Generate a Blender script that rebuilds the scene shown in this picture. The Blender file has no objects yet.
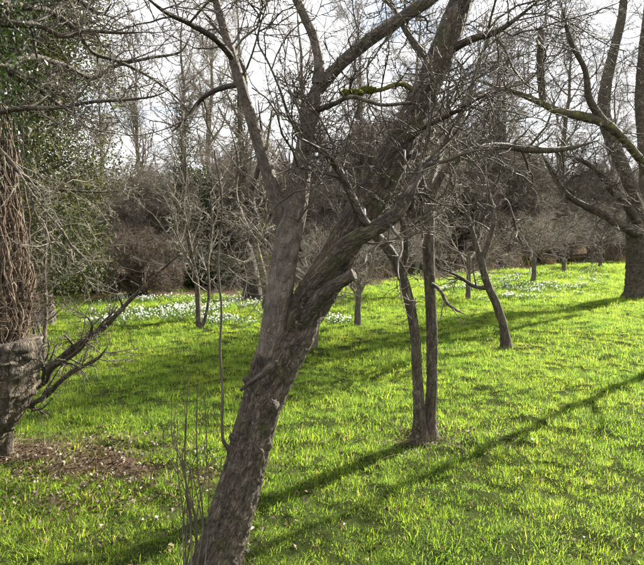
import bpy, math
import numpy as np
from mathutils import Vector, noise as mnoise

# ------------------------------------------------------------------ camera, sky, sun, exposure
SC = bpy.context.scene
COL = SC.collection
R = math.radians
W0, H0, F = 644.0, 565.0, 560.0          # photograph size and focal length in its pixels
CAM_H, HORIZON = 1.6, 235.0
PITCH = math.atan((H0 / 2 - HORIZON) / F)
cam = bpy.data.cameras.new('camera')
cam.sensor_fit = 'HORIZONTAL'
cam.sensor_width = 36.0
cam.lens = 36.0 * F / W0
cam.clip_start, cam.clip_end = 0.05, 2000
cam_o = bpy.data.objects.new('camera', cam)
COL.objects.link(cam_o)
cam_o.location = (0, 0, CAM_H)
cam_o.rotation_euler = (math.pi / 2 - PITCH, 0, 0)
SC.camera = cam_o

SUN_AZ, SUN_EL = R(46), R(33)
world = bpy.data.worlds.new('World')
SC.world = world
world.use_nodes = True
nt = world.node_tree
nt.nodes.clear()
n_out = nt.nodes.new('ShaderNodeOutputWorld')
n_bg = nt.nodes.new('ShaderNodeBackground')
n_sky = nt.nodes.new('ShaderNodeTexSky')
n_sky.sky_type = 'NISHITA'
n_sky.sun_disc = False
n_sky.sun_elevation, n_sky.sun_rotation = SUN_EL, SUN_AZ
n_tc = nt.nodes.new('ShaderNodeTexCoord')
n_map = nt.nodes.new('ShaderNodeMapping')
n_map.inputs['Scale'].default_value = (1, 1, 2.2)
n_ns = nt.nodes.new('ShaderNodeTexNoise')
n_ns.inputs['Scale'].default_value = 3.1
n_ns.inputs['Detail'].default_value = 7
n_ns.inputs['Roughness'].default_value = 0.6
n_rp = nt.nodes.new('ShaderNodeMapRange')
n_rp.inputs[1].default_value, n_rp.inputs[2].default_value = 0.31, 0.45
n_mx = nt.nodes.new('ShaderNodeMix')
n_mx.data_type = 'RGBA'
n_mx.inputs['B'].default_value = (8.4, 8.5, 8.7, 1)      # sunlit cloud, on the physical scale of the sky
L = nt.links.new
L(n_tc.outputs['Generated'], n_map.inputs['Vector'])
L(n_map.outputs[0], n_ns.inputs['Vector'])
L(n_ns.outputs['Fac'], n_rp.inputs[0])
L(n_rp.outputs[0], n_mx.inputs['Factor'])
L(n_sky.outputs[0], n_mx.inputs['A'])
L(n_mx.outputs['Result'], n_bg.inputs['Color'])
n_bg.inputs['Strength'].default_value = 0.05
L(n_bg.outputs[0], n_out.inputs['Surface'])

sun = bpy.data.lights.new('sun', 'SUN')
sun.energy = 5.0
sun.angle = R(0.53)
sun.color = (1.0, 0.94, 0.83)
sun_o = bpy.data.objects.new('sun', sun)
COL.objects.link(sun_o)
SUN_V = Vector((math.sin(SUN_AZ) * math.cos(SUN_EL), math.cos(SUN_AZ) * math.cos(SUN_EL), math.sin(SUN_EL)))
sun_o.rotation_euler = SUN_V.to_track_quat('Z', 'Y').to_euler()
sun_o.location = SUN_V * 60

vs = SC.view_settings
vs.view_transform, vs.look, vs.gamma, vs.use_curve_mapping = 'Standard', 'None', 1.0, False
vs.exposure = 2.1
SC.cycles.max_bounces = 4
SC.cycles.diffuse_bounces = 2
SC.cycles.glossy_bounces = 2
SC.cycles.transmission_bounces = 3
SC.cycles.use_adaptive_sampling = True
SC.cycles.adaptive_threshold = 0.03
SC.cycles.use_denoising = True

# ------------------------------------------------------------------ helpers
def hummock(x, y):
    """small lumps of old pasture"""
    a = np.sin(x * 9.1 + 2.1 * np.sin(y * 3.7)) * np.sin(y * 10.3 + 1.9 * np.sin(x * 4.3))
    b = np.sin(x * 17.3 - y * 6.1 + 1.3 * np.sin(y * 8)) * np.sin(y * 15.1 + x * 5.3)
    return 0.026 * a + 0.012 * b

def ground_h(x, y):
    d = np.hypot(x, y)
    k = np.clip((d - 2.0) / 10.0, 0, 1)
    return k * (0.05 * np.sin(x * 0.55 + 1.3) * np.cos(y * 0.43) + 0.03 * np.sin(x * 1.3 + y * 0.9)) + hummock(x, y)

_cp, _sp = math.cos(PITCH), math.sin(PITCH)
def ray(px, py):
    u, v = (px - W0 / 2) / F, -(py - H0 / 2) / F
    return np.array([u, _cp + v * _sp, -_sp + v * _cp])
def P(px, py, Y):
    """point at forward distance Y seen in direction (px, py)"""
    d = ray(px, py)
    return np.array([0, 0, CAM_H]) + d * (Y / d[1])
def G(px, py):
    """ground point seen in direction (px, py)"""
    d = ray(px, py)
    t = -CAM_H / d[2]
    for _ in range(6):
        x, y = d[0] * t, d[1] * t
        t = (float(ground_h(x, y)) - CAM_H) / d[2]
    return np.array([d[0] * t, d[1] * t, CAM_H + d[2] * t])

def rng(seed):
    return np.random.default_rng(seed)
def norm(a):
    return a / np.maximum(np.linalg.norm(a, axis=-1, keepdims=True), 1e-9)

def new_mesh(name, verts, faces, mat=None, flat=False, attrs=None):
    """faces: list of (n,k) int arrays"""
    me = bpy.data.meshes.new(name)
    verts = np.asarray(verts, dtype=np.float32)
    me.vertices.add(len(verts))
    me.vertices.foreach_set('co', verts.ravel())
    loops = np.concatenate([f.ravel() for f in faces]).astype(np.int32)
    tot = np.concatenate([np.full(len(f), f.shape[1]) for f in faces])
    start = np.concatenate([[0], np.cumsum(tot)[:-1]]).astype(np.int32)
    me.loops.add(len(loops))
    me.loops.foreach_set('vertex_index', loops)
    me.polygons.add(len(tot))
    me.polygons.foreach_set('loop_start', start)
    if flat:
        a = me.attributes.new('sharp_face', 'BOOLEAN', 'FACE')
        a.data.foreach_set('value', np.ones(len(tot), dtype=bool))
    for nme, (typ, val) in (attrs or {}).items():
        a = me.attributes.new(nme, typ, 'POINT')
        key = {'FLOAT_VECTOR': 'vector', 'FLOAT': 'value', 'INT': 'value'}[typ]
        a.data.foreach_set(key, np.asarray(val).ravel())
    me.update(calc_edges=True)
    if mat:
        me.materials.append(mat)
    return me

def obj(name, me, parent=None, loc=None):
    o = bpy.data.objects.new(name, me)
    COL.objects.link(o)
    if parent is not None:
        o.parent = parent
    if loc is not None:
        o.location = loc
    return o
def tag(o, label=None, cat=None, group=None, kind=None):
    for k, v in (('label', label), ('category', cat), ('group', group), ('kind', kind)):
        if v:
            o[k] = v
    return o
def thing(name, label, cat, loc=(0, 0, 0), group=None):
    o = bpy.data.objects.new(name, None)
    COL.objects.link(o)
    o.location = loc
    o.empty_display_size = 0.2
    return tag(o, label, cat, group)
def copy_tree(o, parent=None):
    c = o.copy()
    COL.objects.link(c)
    c.parent = parent
    for ch in o.children:
        copy_tree(ch, c)
    return c

def tube_arrays(pts, rad, sides):
    """pts (N,K,3), rad (N,K) -> verts, quads"""
    N, K, _ = pts.shape
    tan = norm(np.gradient(pts, axis=1))
    ax = norm(pts[:, -1] - pts[:, 0])
    ref = np.where(np.abs(ax[:, 2:3]) < 0.8, np.array([[0, 0, 1.0]]), np.array([[1.0, 0, 0]]))
    ref = np.repeat(ref[:, None, :], K, axis=1)
    n1 = norm(np.cross(tan, ref))
    n2 = np.cross(tan, n1)
    a = np.arange(sides) * 2 * math.pi / sides
    ring = n1[:, :, None, :] * np.cos(a)[None, None, :, None] + n2[:, :, None, :] * np.sin(a)[None, None, :, None]
    v = pts[:, :, None, :] + ring * rad[:, :, None, None]
    base = (np.arange(N) * K * sides)[:, None, None]
    k = np.arange(K - 1)[None, :, None] * sides
    s = np.arange(sides)[None, None, :]
    s2 = (s + 1) % sides
    q = np.stack([base + k + s, base + k + s2, base + k + sides + s2, base + k + sides + s], axis=-1)
    return v.reshape(-1, 3), q.reshape(-1, 4)

def tubes_mesh(name, sets, mat):
    """sets: list of (pts, rad, sides)"""
    V, Q, off = [], [], 0
    for pts, rad, sides in sets:
        v, q = tube_arrays(pts, rad, sides)
        V.append(v); Q.append(q + off); off += len(v)
    return new_mesh(name, np.concatenate(V), [np.concatenate(Q)], mat)

def catmull(p, n):
    """smooth resample of rows of p to n points"""
    p = np.asarray(p, float)
    if len(p) == 2:
        t = np.linspace(0, 1, n)[:, None]
        return p[0] * (1 - t) + p[1] * t
    q = np.vstack([2 * p[0] - p[1], p, 2 * p[-1] - p[-2]])
    seg = np.linalg.norm(np.diff(p[:, :3], axis=0), axis=1)
    s = np.concatenate([[0], np.cumsum(seg)]) / seg.sum()
    t = np.linspace(0, 1, n)
    i = np.clip(np.searchsorted(s, t, side='right') - 1, 0, len(p) - 2)
    u = ((t - s[i]) / (s[i + 1] - s[i]))[:, None]
    a, b, c, d = q[i], q[i + 1], q[i + 2], q[i + 3]
    return 0.5 * (2 * b + (c - a) * u + (2 * a - 5 * b + 4 * c - d) * u ** 2 + (3 * b - a - 3 * c + d) * u ** 3)

def grow(g, pts, rad, n, t0, t1, length, ang, rfac, K=5, wob=0.2, up=0.0, rmin=0.002, taper=0.3, lenfall=0.5, flat=0.0, rmax=9.0):
    """child shoots on every parent polyline; all arrays at once"""
    N, Kp, _ = pts.shape
    M = N * n
    idx = np.repeat(np.arange(N), n)
    t = (np.tile(np.arange(n), N) + g.random(M)) / n
    t = t0 + (t1 - t0) * t
    f = t * (Kp - 1)
    i = np.clip(f.astype(int), 0, Kp - 2)
    u = (f - i)[:, None]
    pos = pts[idx, i] * (1 - u) + pts[idx, i + 1] * u
    tan = norm(pts[idx, i + 1] - pts[idx, i])
    r = rad[idx, i] * (1 - u[:, 0]) + rad[idx, i + 1] * u[:, 0]
    perp = g.normal(size=(M, 3))
    perp[:, 2] *= (1 - flat)
    perp = norm(perp - tan * np.sum(perp * tan, axis=1, keepdims=True))
    a = np.radians(g.uniform(ang[0], ang[1], M))[:, None]
    d = tan * np.cos(a) + perp * np.sin(a)
    ln = g.uniform(length[0], length[1], M) * (1 - lenfall * t)
    out = np.zeros((M, K, 3))
    out[:, 0] = pos
    for k in range(1, K):
        d = norm(d + g.normal(size=(M, 3)) * wob + np.array([0, 0, up]))
        out[:, k] = out[:, k - 1] + d * (ln / (K - 1))[:, None]
    r0 = np.maximum(np.minimum(np.minimum(r * rfac, r * 0.85), rmax) * g.uniform(0.75, 1.1, M), rmin)
    rr = r0[:, None] * (1 - (1 - taper) * np.linspace(0, 1, K)[None, :])
    return out, np.maximum(rr, rmin * 0.6)

# ------------------------------------------------------------------ materials
def mat_new(name):
    m = bpy.data.materials.new(name)
    m.use_nodes = True
    t = m.node_tree
    b = t.nodes['Principled BSDF']
    b.inputs['Specular IOR Level'].default_value = 0.3
    return m, t, b
def nnode(t, typ, **kw):
    n = t.nodes.new(typ)
    for k, v in kw.items():
        n.inputs[k].default_value = v
    return n
def ramp(t, fac, stops):
    n = t.nodes.new('ShaderNodeValToRGB')
    e = n.color_ramp.elements
    while len(e) < len(stops):
        e.new(0.5)
    for el, (p, c) in zip(e, stops):
        el.position = p
        el.color = (*c, 1)
    t.links.new(fac, n.inputs[0])
    return n.outputs[0]
def mixc(t, fac, a, b, mode='MIX'):
    n = t.nodes.new('ShaderNodeMix')
    n.data_type = 'RGBA'
    n.blend_type = mode
    for s, v in (('Factor', fac), ('A', a), ('B', b)):
        sock = [i for i in n.inputs if i.name == s and (i.type == 'RGBA' or s == 'Factor' and i.type == 'VALUE')][0]
        if isinstance(v, bpy.types.NodeSocket):
            t.links.new(v, sock)
        elif isinstance(v, tuple):
            sock.default_value = (*v, 1)
        else:
            sock.default_value = v
    return [o for o in n.outputs if o.type == 'RGBA'][0]

def bark_mat(name, dark, light, moss=None, moss_lo=0.58, moss_hi=0.72, stretch=0.25, scale=26, bump=0.5, attr=None, lent=False, lichen=None, crack=0.0, crack_scale=30):
    m, t, b = mat_new(name)
    if attr:
        c = t.nodes.new('ShaderNodeAttribute'); c.attribute_name = attr; co = c.outputs['Vector']
    else:
        c = t.nodes.new('ShaderNodeTexCoord'); co = c.outputs['Object']
    mp = nnode(t, 'ShaderNodeMapping', Scale=(1, 1, stretch)); t.links.new(co, mp.inputs[0])
    n1 = nnode(t, 'ShaderNodeTexNoise', Scale=scale, Detail=8, Roughness=0.65); t.links.new(mp.outputs[0], n1.inputs['Vector'])
    n2 = nnode(t, 'ShaderNodeTexNoise', Scale=5.0, Detail=5, Roughness=0.6); t.links.new(co, n2.inputs['Vector'])
    col = ramp(t, n1.outputs['Fac'], [(0.33, dark), (0.5, tuple((x + y) / 2 for x, y in zip(dark, light))), (0.66, light)])
    col = mixc(t, 0.55, col, ramp(t, n2.outputs['Fac'], [(0.3, (0.42, 0.4, 0.38)), (0.7, (1.25, 1.2, 1.1))]), 'MULTIPLY')
    hgt = n1.outputs['Fac']
    if crack:                                    # plates of bark parted by fissures
        mp3 = nnode(t, 'ShaderNodeMapping', Scale=(1, 1, 0.3)); t.links.new(co, mp3.inputs[0])
        wz = t.nodes.new('ShaderNodeVectorMath'); wz.operation = 'MULTIPLY_ADD'
        nw = nnode(t, 'ShaderNodeTexNoise', Scale=22, Detail=4, Roughness=0.6); t.links.new(mp3.outputs[0], nw.inputs['Vector'])
        t.links.new(nw.outputs['Color'], wz.inputs[0]); wz.inputs[1].default_value = (.08, .08, .08); t.links.new(mp3.outputs[0], wz.inputs[2])
        vo = nnode(t, 'ShaderNodeTexVoronoi', Scale=crack_scale); vo.feature = 'DISTANCE_TO_EDGE'; t.links.new(wz.outputs[0], vo.inputs['Vector'])
        ck = nnode(t, 'ShaderNodeMapRange'); ck.inputs[1].default_value, ck.inputs[2].default_value = 0.0, 0.16
        t.links.new(vo.outputs['Distance'], ck.inputs[0])
        v2 = nnode(t, 'ShaderNodeTexVoronoi', Scale=crack_scale); t.links.new(wz.outputs[0], v2.inputs['Vector'])
        col = mixc(t, 0.4, col, ramp(t, v2.outputs['Color'], [(0.1, (0.5, 0.48, 0.45)), (0.9, (1.5, 1.45, 1.4))]), 'MULTIPLY')
        col = mixc(t, crack, col, ramp(t, ck.outputs[0], [(0.0, (0.22, 0.2, 0.18)), (0.6, (1, 1, 1))]), 'MULTIPLY')
        ad = t.nodes.new('ShaderNodeMath'); ad.operation = 'MULTIPLY_ADD'; ad.inputs[1].default_value = 0.45
        t.links.new(ck.outputs[0], ad.inputs[0]); t.links.new(hgt, ad.inputs[2]); hgt = ad.outputs[0]
    if lent:                                     # rings of lenticels round a smooth stem
        mp2 = nnode(t, 'ShaderNodeMapping', Scale=(0.7, 0.7, 3.0)); t.links.new(co, mp2.inputs[0])
        n3 = nnode(t, 'ShaderNodeTexNoise', Scale=34, Detail=3, Roughness=0.5); t.links.new(mp2.outputs[0], n3.inputs['Vector'])
        k = nnode(t, 'ShaderNodeMapRange'); k.inputs[1].default_value, k.inputs[2].default_value = 0.58, 0.70
        t.links.new(n3.outputs['Fac'], k.inputs[0])
        sc_ = t.nodes.new('ShaderNodeMath'); sc_.operation = 'MULTIPLY'; sc_.inputs[1].default_value = 0.55
        t.links.new(k.outputs[0], sc_.inputs[0])
        col = mixc(t, sc_.outputs[0], col, tuple(x * 0.5 for x in dark))
    if lichen:
        n5 = nnode(t, 'ShaderNodeTexNoise', Scale=38, Detail=4, Roughness=0.7); t.links.new(co, n5.inputs['Vector'])
        k = nnode(t, 'ShaderNodeMapRange'); k.inputs[1].default_value, k.inputs[2].default_value = 0.62, 0.68
        t.links.new(n5.outputs['Fac'], k.inputs[0])
        col = mixc(t, k.outputs[0], col, lichen)
    if moss:
        n4 = nnode(t, 'ShaderNodeTexNoise', Scale=7, Detail=6, Roughness=0.7); t.links.new(co, n4.inputs['Vector'])
        k = nnode(t, 'ShaderNodeMapRange'); k.inputs[1].default_value, k.inputs[2].default_value = moss_lo, moss_hi
        t.links.new(n4.outputs['Fac'], k.inputs[0])
        col = mixc(t, k.outputs[0], col, moss)
    t.links.new(col, b.inputs['Base Color'])
    b.inputs['Roughness'].default_value = 0.75
    bp = nnode(t, 'ShaderNodeBump', Strength=bump, Distance=0.02)
    t.links.new(hgt, bp.inputs['Height'])
    t.links.new(bp.outputs[0], b.inputs['Normal'])
    return m

def twig_mat(name, dark, light, rough=0.6):
    m, t, b = mat_new(name)
    c = t.nodes.new('ShaderNodeTexCoord')
    n1 = nnode(t, 'ShaderNodeTexNoise', Scale=6, Detail=4, Roughness=0.7); t.links.new(c.outputs['Object'], n1.inputs['Vector'])
    t.links.new(ramp(t, n1.outputs['Fac'], [(0.3, dark), (0.7, light)]), b.inputs['Base Color'])
    b.inputs['Roughness'].default_value = rough
    return m

def leaf_mat(name, stops, trans, tfac=0.4, rough=0.4, per='island', wpos=False):
    m, t, b = mat_new(name)
    if per == 'instance':
        c = t.nodes.new('ShaderNodeObjectInfo'); fac = c.outputs['Random']
    else:
        c = t.nodes.new('ShaderNodeNewGeometry'); fac = c.outputs['Random Per Island']
    col = ramp(t, fac, stops)
    if wpos:
        gm = t.nodes.new('ShaderNodeNewGeometry')
        nz = nnode(t, 'ShaderNodeTexNoise', Scale=0.9, Detail=4, Roughness=0.6); t.links.new(gm.outputs['Position'], nz.inputs['Vector'])
        col = mixc(t, 0.8, col, ramp(t, nz.outputs['Fac'], [(0.3, (0.6, 0.74, 0.75)), (0.5, (1, 1, 1)), (0.68, (1.25, 1.1, 1.0))]), 'MULTIPLY')
    t.links.new(col, b.inputs['Base Color'])
    b.inputs['Roughness'].default_value = rough
    tr = t.nodes.new('ShaderNodeBsdfTranslucent')
    t.links.new(mixc(t, 1.0, col, trans, 'MULTIPLY'), tr.inputs['Color'])
    mx = t.nodes.new('ShaderNodeMixShader'); mx.inputs[0].default_value = tfac
    t.links.new(b.outputs[0], mx.inputs[1]); t.links.new(tr.outputs[0], mx.inputs[2])
    t.links.new(mx.outputs[0], t.nodes['Material Output'].inputs['Surface'])
    return m

MOSS = (0.075, 0.085, 0.018)
M = {}
M['hero_bark'] = bark_mat('rough plum bark', (0.036, 0.029, 0.023), (0.175, 0.143, 0.113), MOSS, 0.56, 0.72, 0.45, 40, 1.0, 'bk', lichen=(0.22, 0.20, 0.155), crack=.32, crack_scale=56)
M['hero_stem'] = bark_mat('smooth grey plum bark', (0.085, 0.07, 0.06), (0.19, 0.16, 0.138), MOSS, 0.62, 0.76, 0.7, 34, 0.6, 'bk', lent=True, lichen=(0.24, 0.22, 0.18), crack=.3, crack_scale=46)
M['hero_limb'] = bark_mat('mossy plum bark', (0.032, 0.026, 0.02), (0.15, 0.12, 0.09), MOSS, 0.52, 0.68, 0.4, 32, 1.0, 'bk', lichen=(0.24, 0.23, 0.19), crack=.45, crack_scale=52)
M['bark'] = bark_mat('orchard bark', (0.032, 0.026, 0.02), (0.14, 0.115, 0.085), MOSS, 0.56, 0.72, 0.25, 34, 0.8, lichen=(0.22, 0.2, 0.16), crack=.6, crack_scale=36)
M['bark_pale'] = bark_mat('lichened bark', (0.03, 0.024, 0.018), (0.17, 0.14, 0.105), MOSS, 0.6, 0.75, 0.5, 26, 1.0, lichen=(0.32, 0.29, 0.23), crack=.7, crack_scale=26)
M['bark_moss'] = bark_mat('mossy bark', (0.05, 0.042, 0.03), (0.16, 0.14, 0.09), (0.17, 0.16, 0.03), 0.5, 0.62, 0.4, 30, 0.8, crack=.5, crack_scale=30)
M['bark_far'] = bark_mat('woodland bark', (0.05, 0.042, 0.034), (0.16, 0.135, 0.105), (0.06, 0.07, 0.02), 0.55, 0.75, 0.3, 18, 0.4)
M['bark_shaded'] = bark_mat('shade-darkened bark', (0.016, 0.013, 0.01), (0.055, 0.045, 0.034), MOSS, 0.62, 0.78, 0.25, 30, 0.8, crack=.5, crack_scale=20)  # shade on the broken trunk, put into a darker bark colour
M['twig'] = twig_mat('grey brown twigs', (0.035, 0.029, 0.022), (0.115, 0.095, 0.07), 0.75)
M['twig_pale'] = twig_mat('pale lichened twigs', (0.085, 0.075, 0.055), (0.23, 0.205, 0.155), 0.7)
M['twig_far'] = twig_mat('woodland twigs', (0.105, 0.09, 0.07), (0.25, 0.212, 0.163), 0.9)
M['twig_russet'] = twig_mat('russet twigs', (0.05, 0.037, 0.026), (0.14, 0.105, 0.075), 0.85)
M['ivy_stem'] = bark_mat('dead ivy stems', (0.042, 0.03, 0.021), (0.2, 0.148, 0.105), None, stretch=0.5, scale=30, bump=0.4)
M['moss'] = bark_mat('moss cushion', (0.10, 0.11, 0.012), (0.26, 0.27, 0.03), None, stretch=1, scale=60, bump=1.0)
M['ivy'] = leaf_mat('ivy leaves', [(0, (0.02, 0.027, 0.013)), (0.6, (0.045, 0.052, 0.024)), (1, (0.125, 0.13, 0.065))], (1.7, 1.65, 0.8), 0.25, 0.65)
M['ivy'].node_tree.nodes['Principled BSDF'].inputs['Specular IOR Level'].default_value = 0.15
M['yew'] = leaf_mat('dark evergreen leaves', [(0, (0.016, 0.03, 0.012)), (1, (0.05, 0.07, 0.025))], (1.2, 1.4, 0.6), 0.2, 0.4)
M['grass'] = leaf_mat('spring grass', [(0, (0.045, 0.08, 0.016)), (0.5, (0.105, 0.17, 0.027)), (0.9, (0.17, 0.225, 0.042)), (0.94, (0.17, 0.15, 0.07)), (1, (0.22, 0.19, 0.11))], (2.5, 2.5, 1.3), 0.62, 0.6, 'island', True)
M['grass'].node_tree.nodes['Principled BSDF'].inputs['Specular IOR Level'].default_value = 0.12
M['dry'] = leaf_mat('dry grass', [(0, (0.13, 0.095, 0.055)), (1, (0.24, 0.185, 0.115))], (1.2, 1.1, 0.9), 0.25, 0.6)
M['litter'] = leaf_mat('fallen leaves', [(0, (0.03, 0.02, 0.014)), (0.6, (0.09, 0.06, 0.04)), (0.88, (0.18, 0.13, 0.09)), (1, (0.45, 0.40, 0.35))], (1.2, 1.0, 0.8), 0.25, 0.5)
M['snow_leaf'] = leaf_mat('snowdrop leaves', [(0, (0.05, 0.085, 0.03)), (1, (0.10, 0.15, 0.05))], (1.5, 1.7, 0.9), 0.35, 0.4)
M['petal'] = leaf_mat('snowdrop petals', [(0, (0.74, 0.76, 0.7)), (1, (0.86, 0.87, 0.83))], (1, 1, 0.95), 0.4, 0.5)

def ground_mat():
    m, t, b = mat_new('lawn soil and woodland litter')
    c = t.nodes.new('ShaderNodeNewGeometry')
    n1 = nnode(t, 'ShaderNodeTexNoise', Scale=9, Detail=8, Roughness=0.7); t.links.new(c.outputs['Position'], n1.inputs['Vector'])
    n2 = nnode(t, 'ShaderNodeTexNoise', Scale=60, Detail=4, Roughness=0.7); t.links.new(c.outputs['Position'], n2.inputs['Vector'])
    lawn = ramp(t, n1.outputs['Fac'], [(0.3, (0.02, 0.024, 0.009)), (0.6, (0.035, 0.045, 0.014)), (0.75, (0.05, 0.04, 0.025))])
    soil = ramp(t, n2.outputs['Fac'], [(0.3, (0.025, 0.018, 0.012)), (0.55, (0.07, 0.05, 0.033)), (0.75, (0.16, 0.12, 0.08))])
    a = t.nodes.new('ShaderNodeAttribute'); a.attribute_name = 'bare'
    t.links.new(mixc(t, a.outputs['Fac'], lawn, soil), b.inputs['Base Color'])
    b.inputs['Roughness'].default_value = 1.0
    b.inputs['Specular IOR Level'].default_value = 0.0
    bp = nnode(t, 'ShaderNodeBump', Strength=0.8, Distance=0.03)
    t.links.new(n2.outputs['Fac'], bp.inputs['Height']); t.links.new(bp.outputs[0], b.inputs['Normal'])
    return m
M['ground'] = ground_mat()

# ------------------------------------------------------------------ ground
def lawn_edge(x, y):
    """forward distance of the lawn's far edge in the direction of x / y"""
    s = x / np.maximum(y, 0.5)
    return np.interp(s, [-1.2, -0.45, -0.1, 0.0, 0.2, 0.4, 0.6, 1.5], [12.5, 13.6, 14.5, 16.0, 19.0, 27.0, 33.0, 34.0])
BARE = [(G(34, 452), 0.42, 0.26), (G(105, 466), 0.5, 0.3), (G(430, 440), 0.25, 0.18), (G(75, 500), 0.22, 0.14), (G(205, 478), 0.15, 0.2)]
def bare(x, y):
    b = np.clip((y - lawn_edge(x, y)) / 1.0, 0, 1)
    for (c, rx, ry) in BARE:
        q = ((x - c[0]) / rx) ** 2 + ((y - c[1]) / ry) ** 2
        b = np.maximum(b, np.clip(1.15 - q, 0, 1))
    return b
gx = np.concatenate([-np.geomspace(400, 12.2, 24), np.linspace(-12, 12, 301), np.geomspace(12.2, 400, 24)])
gy = np.concatenate([-np.geomspace(200, 1.2, 14), np.concatenate([np.linspace(-1, 9.92, 140), np.linspace(10, 30, 101)]), np.geomspace(30.4, 600, 30)])
XX, YY = np.meshgrid(gx, gy)
ZZ = ground_h(XX, YY)
nx, ny = len(gx), len(gy)
ii = np.arange(nx * ny).reshape(ny, nx)
quads = np.stack([ii[:-1, :-1], ii[:-1, 1:], ii[1:, 1:], ii[1:, :-1]], axis=-1).reshape(-1, 4)
me = new_mesh('ground', np.stack([XX, YY, ZZ], -1).reshape(-1, 3), [quads], M['ground'], attrs={'bare': ('FLOAT', bare(XX, YY))})
tag(obj('ground', me), kind='structure')

# ------------------------------------------------------------------ trees traced from the place
def bark_tube(name, pts, rad, mat, sides=28, ring=0.02, amp=0.06, seed=0, cap=False, flare=0.0):
    rough = 0.25 if mat.name.startswith('smooth') else 0.75
    """a limb with knobbly, ridged bark; pts (K,3) rad (K,)"""
    pr = np.column_stack([pts, rad])
    ln = np.linalg.norm(np.diff(pts, axis=0), axis=1).sum()
    n = max(8, int(ln / ring))
    pr = catmull(pr, n)
    p, r = pr[:, :3], np.maximum(pr[:, 3], 0.0015)
    if flare:
        r = r * (1 + flare * np.exp(-np.linspace(0, ln, n) / (0.05 + 1.2 * r[0])))
    if cap:
        p = np.vstack([p, p[-1:]]); r = np.append(r, 0.0005)
    v, q = tube_arrays(p[None], r[None], sides)
    n = len(p)
    s = np.repeat(np.linspace(0, ln, n), sides)
    a = np.tile(np.arange(sides) * 2 * math.pi / sides, n)
    rr = np.repeat(r, sides)
    bk = np.column_stack([rr * np.cos(a), rr * np.sin(a), s])
    ctr = np.repeat(p, sides, axis=0)
    d = v - ctr
    off = np.zeros(len(v))
    for i in range(len(v)):
        x, y, z = bk[i]
        wv = mnoise.noise((x * 14, y * 14, z * 9 + seed)) * .02
        rd = 1 - abs(mnoise.noise(((x + wv) * 55, (y + wv) * 55 + seed, z * 13))) * 2.4
        off[i] = (mnoise.noise((x * 9 + seed, y * 9, z * 5)) * 1.1 + rd * rough + mnoise.noise((x * 70, y * 70, z * 55 + seed)) * 0.55
                  + max(0.0, mnoise.noise((x * 22, y * 22 + 9, z * 22 + seed)) - .38) * 5 * rough)
    v = ctr + d * (1 + amp * off)[:, None]
    return new_mesh(name, v, [q], mat, attrs={'bk': ('FLOAT_VECTOR', bk.astype(np.float32))})

class Tree:
    def __init__(self, name, label, base, group=None, cat='tree'):
        self.base = np.array(base, float)
        self.root = thing(name, label, cat, tuple(base), group)
        self.limbs = []
    def limb(self, name, path, mat, sides=10, hero=False, cap=False, label=None, amp=0.06, keep=True, flare=0.0, start_base=False, seed=None, parent=None, thick=1.0):
        """path rows: px, py, forward distance, width in photo pixels"""
        pts = np.array([P(a, b, Y) for a, b, Y, w in path])
        rad = np.array([0.5 * w / F * Y for a, b, Y, w in path]) * np.asarray(thick)
        if not cap and keep and name in ('branch', 'stem'):
            rad[-1] *= .35
        if start_base:
            pts[0] = self.base + np.array([0, 0, -0.03])
        pts = pts - self.base
        sd = len(self.limbs) * 7.3 if seed is None else seed
        if hero:
            me = bark_tube(name, pts, rad, mat, sides=sides, ring=.009 if sides > 40 else .02, amp=amp, seed=sd, cap=cap, flare=flare)
        else:
            ln = np.linalg.norm(np.diff(pts, axis=0), axis=1).sum()
            me = bark_tube(name, pts, rad, mat, sides=sides, ring=max(0.03, ln / 60), amp=amp, seed=sd, cap=cap, flare=flare)
        o = obj(name, me, parent or self.root)
        if label:
            o['label'] = label
        if keep:
            pr = catmull(np.column_stack([pts, rad]), 14)
            self.limbs.append(pr)
        return o
    def arrays(self, sel=None):
        a = np.array(self.limbs if sel is None else [self.limbs[i] for i in sel])
        return a[:, :, :3], np.maximum(a[:, :, 3], 0.002)
    def twigs(self, seed, levels, mat, sel=None, name='twigs', t0=0.25, clip_ground=True, rmax=9.0):
        """levels: list of (n, (len), (ang), rfac, K, wob, up, rmin)"""
        g = rng(seed)
        p, r = self.arrays(sel)
        sets = []
        for li, (n, ln, ang, rf, K, wob, up, rmin) in enumerate(levels):
            p, r = grow(g, p, r, n, t0 if li == 0 else 0.15, 0.98, ln, ang, rf, K, wob, up, rmin, rmax=rmax)
            if clip_ground:
                ok = p[:, :, 2].min(axis=1) > 0.03
                p, r = p[ok], r[ok]
            sets.append((p, r, 6 if li == 0 else (4 if li == 1 else 3)))
        o = obj(name, tubes_mesh(name, sets, mat), self.root)
        o['kind'] = 'stuff'
        return o

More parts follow.
